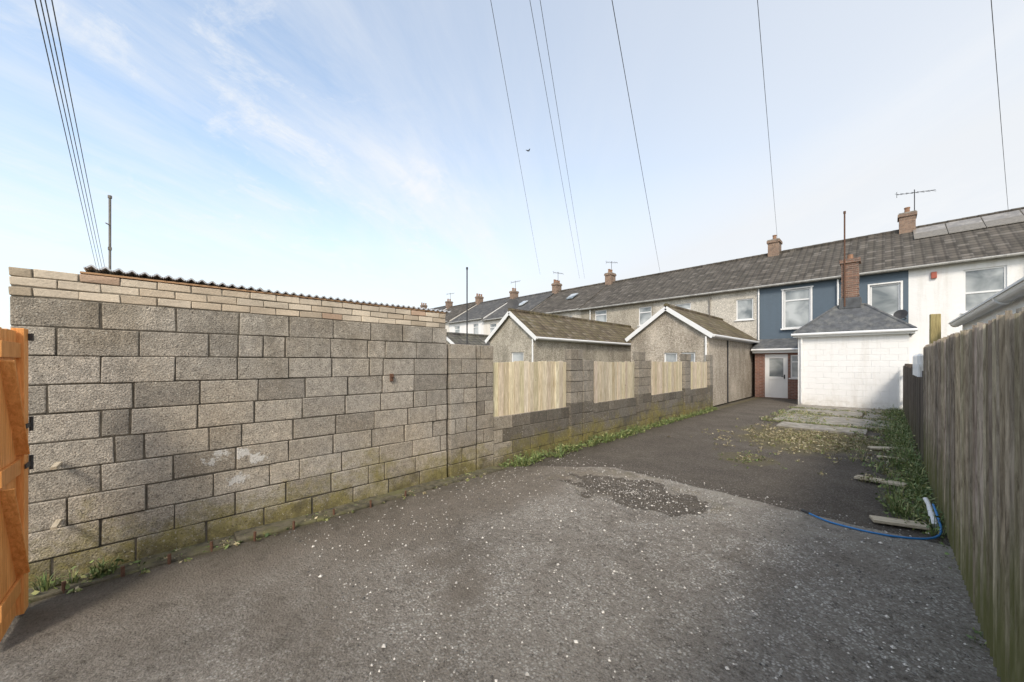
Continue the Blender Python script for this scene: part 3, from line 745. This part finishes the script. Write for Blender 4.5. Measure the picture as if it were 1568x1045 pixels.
for _ in range(150):
    y=U(-1.2,3.4); tuft(b,-4.28+U(-.18,.09),y,.03,int(U(5,16)),U(.012,.04),.06,GR+DR,.6)
for _ in range(8): tuft(b,-4.36,U(-.7,-.3),.04,30,U(.07,.16),.1,GR,.75)
for _ in range(4): tuft(b,-4.3,U(3.3,3.8),.0,10,.06,.06,GR+DR,.7)
b.done('footing_moss_and_grass',LEAF,recalc=False)
# ------------------------------------------------------------------ poles, wires, bird
b=MB(); b.cyl((-11.97,-.9,0),(-11.97,-.9,5.4),.022,n=10); b.cyl((-11.97,-.9,5.4),(-11.97,-.9,5.46),.035,n=10)
b.box(-12.0,-11.94,-.93,-.87,4.25,4.31); b.cyl((-11.97,-.9,4.8),(-11.84,-.95,4.8),.012,n=6); b.done('pipe_pole',POLE)
b=MB(); b.cyl((-9.68,7.24,0),(-9.68,7.24,4.85),.022,n=8); b.cyl((-9.68,7.24,4.85),(-9.68,7.24,4.92),.035,n=8); b.done('clothes_pole',DARK)
def wire(a,c,r=.006,ext=.6,sag=.15,fext=0.):
    a=Vector(a);c=Vector(c); d=c-a; p0=a-d*ext; p1=c+d*fext
    b=MB(); pts=[]
    for k in range(25):
        t=k/24; p=p0.lerp(p1,t); p.z-=sag*4*t*(1-t); pts.append(p)
    b.tube(pts,r,6); b.done('overhead_wire',WIREM)
wire((-5.17,4.43,8.7),(-19.98,22.5,9.1)); wire((-4.66,4.97,8.7),(-17.7,24.9,8.75)); wire((-4.52,5.1,8.7),(-17.4,25.2,8.75))
wire((-3.58,6.09,8.7),(-11.7,26.7,8.5),.008); wire((-1.67,8.06,8.7),(-4.5,26.6,9.1)); wire((1.40,11.25,8.65),(3.77,26.7,8.36))
for i,(dn,df_) in enumerate(((-.02,-.35),(.07,-.17),(.15,0),(.26,.17))):
    wire((-9.83+.69*dn,-1.56+.72*dn,7.85),(-33.2+.69*df_,-2.8+.72*df_,7.5),.009,.3,.1,.4)
b=MB(); c=Vector((-27.6,29,1.75+324*40/550))
b.poly([c,c+Vector((.3,.1,.18)),c+Vector((.12,.2,0))]); b.poly([c,c+Vector((-.3,-.1,.2)),c+Vector((-.12,.2,0))]); b.cyl(c+Vector((0,-.15,0)),c+Vector((0,.25,0)),.05,.02,n=6)
b.done('flying_bird',DARK)
# ------------------------------------------------------------------ world, sun, camera
EL=math.radians(42)
SD=Vector((.58*math.cos(EL),-.815*math.cos(EL),math.sin(EL))).normalized()
w=bpy.data.worlds.new('World'); scene.world=w; w.use_nodes=True
t=NT(w.node_tree)
sky=t.n('ShaderNodeTexSky',sky_type='NISHITA'); sky.sun_disc=False; sky.sun_elevation=EL; sky.sun_rotation=math.atan2(SD.x,SD.y)
sky.air_density=1.0; sky.dust_density=1.5; sky.ozone_density=1.2
d=t.n('ShaderNodeTexCoord').outputs['Generated']; x,y,z=t.sep(d)
zc=t.math('MAXIMUM',z,.01)
px=t.math('DIVIDE',x,t.math('ADD',zc,.1)); py=t.math('DIVIDE',y,t.math('ADD',zc,.1))
ua=t.math('ADD',t.math('MULTIPLY',px,-.56),t.math('MULTIPLY',py,.83)); ub=t.math('ADD',t.math('MULTIPLY',px,.83),t.math('MULTIPLY',py,.56))
cv=t.comb(t.math('MULTIPLY',ua,.3),ub,3.7)
n1=t.noise(cv,1.5,10,.66,.35); n2=t.noise(t.comb(t.math('MULTIPLY',ua,.4),ub,9.1),.55,3,.5,.3)
n3=t.noise(t.comb(ua,ub,1.3),3.2,8,.7,.6)
cl=t.math('MULTIPLY',t.rng(n1,.42,.68),t.rng(n2,.4,.58))
cl=t.math('ADD',t.math('MULTIPLY',cl,.9),t.math('MULTIPLY',t.math('MULTIPLY',t.rng(n3,.54,.7),t.rng(n2,.48,.6)),.5),clamp=True)
right=t.math('ADD',t.math('MULTIPLY',x,.694),t.math('MULTIPLY',y,.72))
hz=t.math('ADD',t.rng(right,-.5,.8,.14,.85),t.rng(z,.45,.0,0,.74)); hz=t.math('MINIMUM',t.math('MAXIMUM',hz,0.),.95)
col=t.mix(1.,sky.outputs[0],(2.55,2.45,2.2),'MULTIPLY')
col=t.mix(hz,col,(5.85,5.98,6.15))
col=t.mix(t.math('MULTIPLY',cl,.85),col,(6.45,6.5,6.55))
bg=t.n('ShaderNodeBackground'); t.link(col,bg.inputs[0]); bg.inputs[1].default_value=.15
o=t.n('ShaderNodeOutputWorld'); t.link(bg.outputs[0],o.inputs[0])
l=bpy.data.lights.new('sun','SUN'); l.energy=2.3; l.angle=math.radians(12); l.color=(1,.92,.8)
lo=bpy.data.objects.new('sun',l); COL.objects.link(lo); lo.rotation_euler=SD.to_track_quat('Z','Y').to_euler(); lo.location=(0,0,20)
cam=bpy.data.cameras.new('camera'); cam.sensor_width=36; cam.lens=36*550/1568; cam.shift_y=32.5/1568; cam.clip_start=.05; cam.clip_end=4000
co=bpy.data.objects.new('camera',cam); COL.objects.link(co); co.location=(0,0,1.75); co.rotation_euler=(math.pi/2,0,math.atan2(571,550))
scene.camera=co
scene.view_settings.view_transform='Standard'; scene.view_settings.look='None'; scene.view_settings.exposure=0
# ------------------------------------------------------------------ put origins on the objects
for ob in [o for o in scene.objects if o.parent is None and o.type in('MESH','EMPTY')]:
    ms=[ob] if ob.type=='MESH' else list(ob.children)
    pts=[v for m_ in ms if m_.type=='MESH' for v in ((m_.data.vertices[i].co) for i in range(0,len(m_.data.vertices),max(1,len(m_.data.vertices)//200)))]
    if not pts: continue
    c=Vector((sum(p.x for p in pts)/len(pts),sum(p.y for p in pts)/len(pts),0))
    for m_ in ms:
        if m_.type in('MESH','CURVE'): m_.data.transform(Matrix.Translation(-c))
    ob.location=c
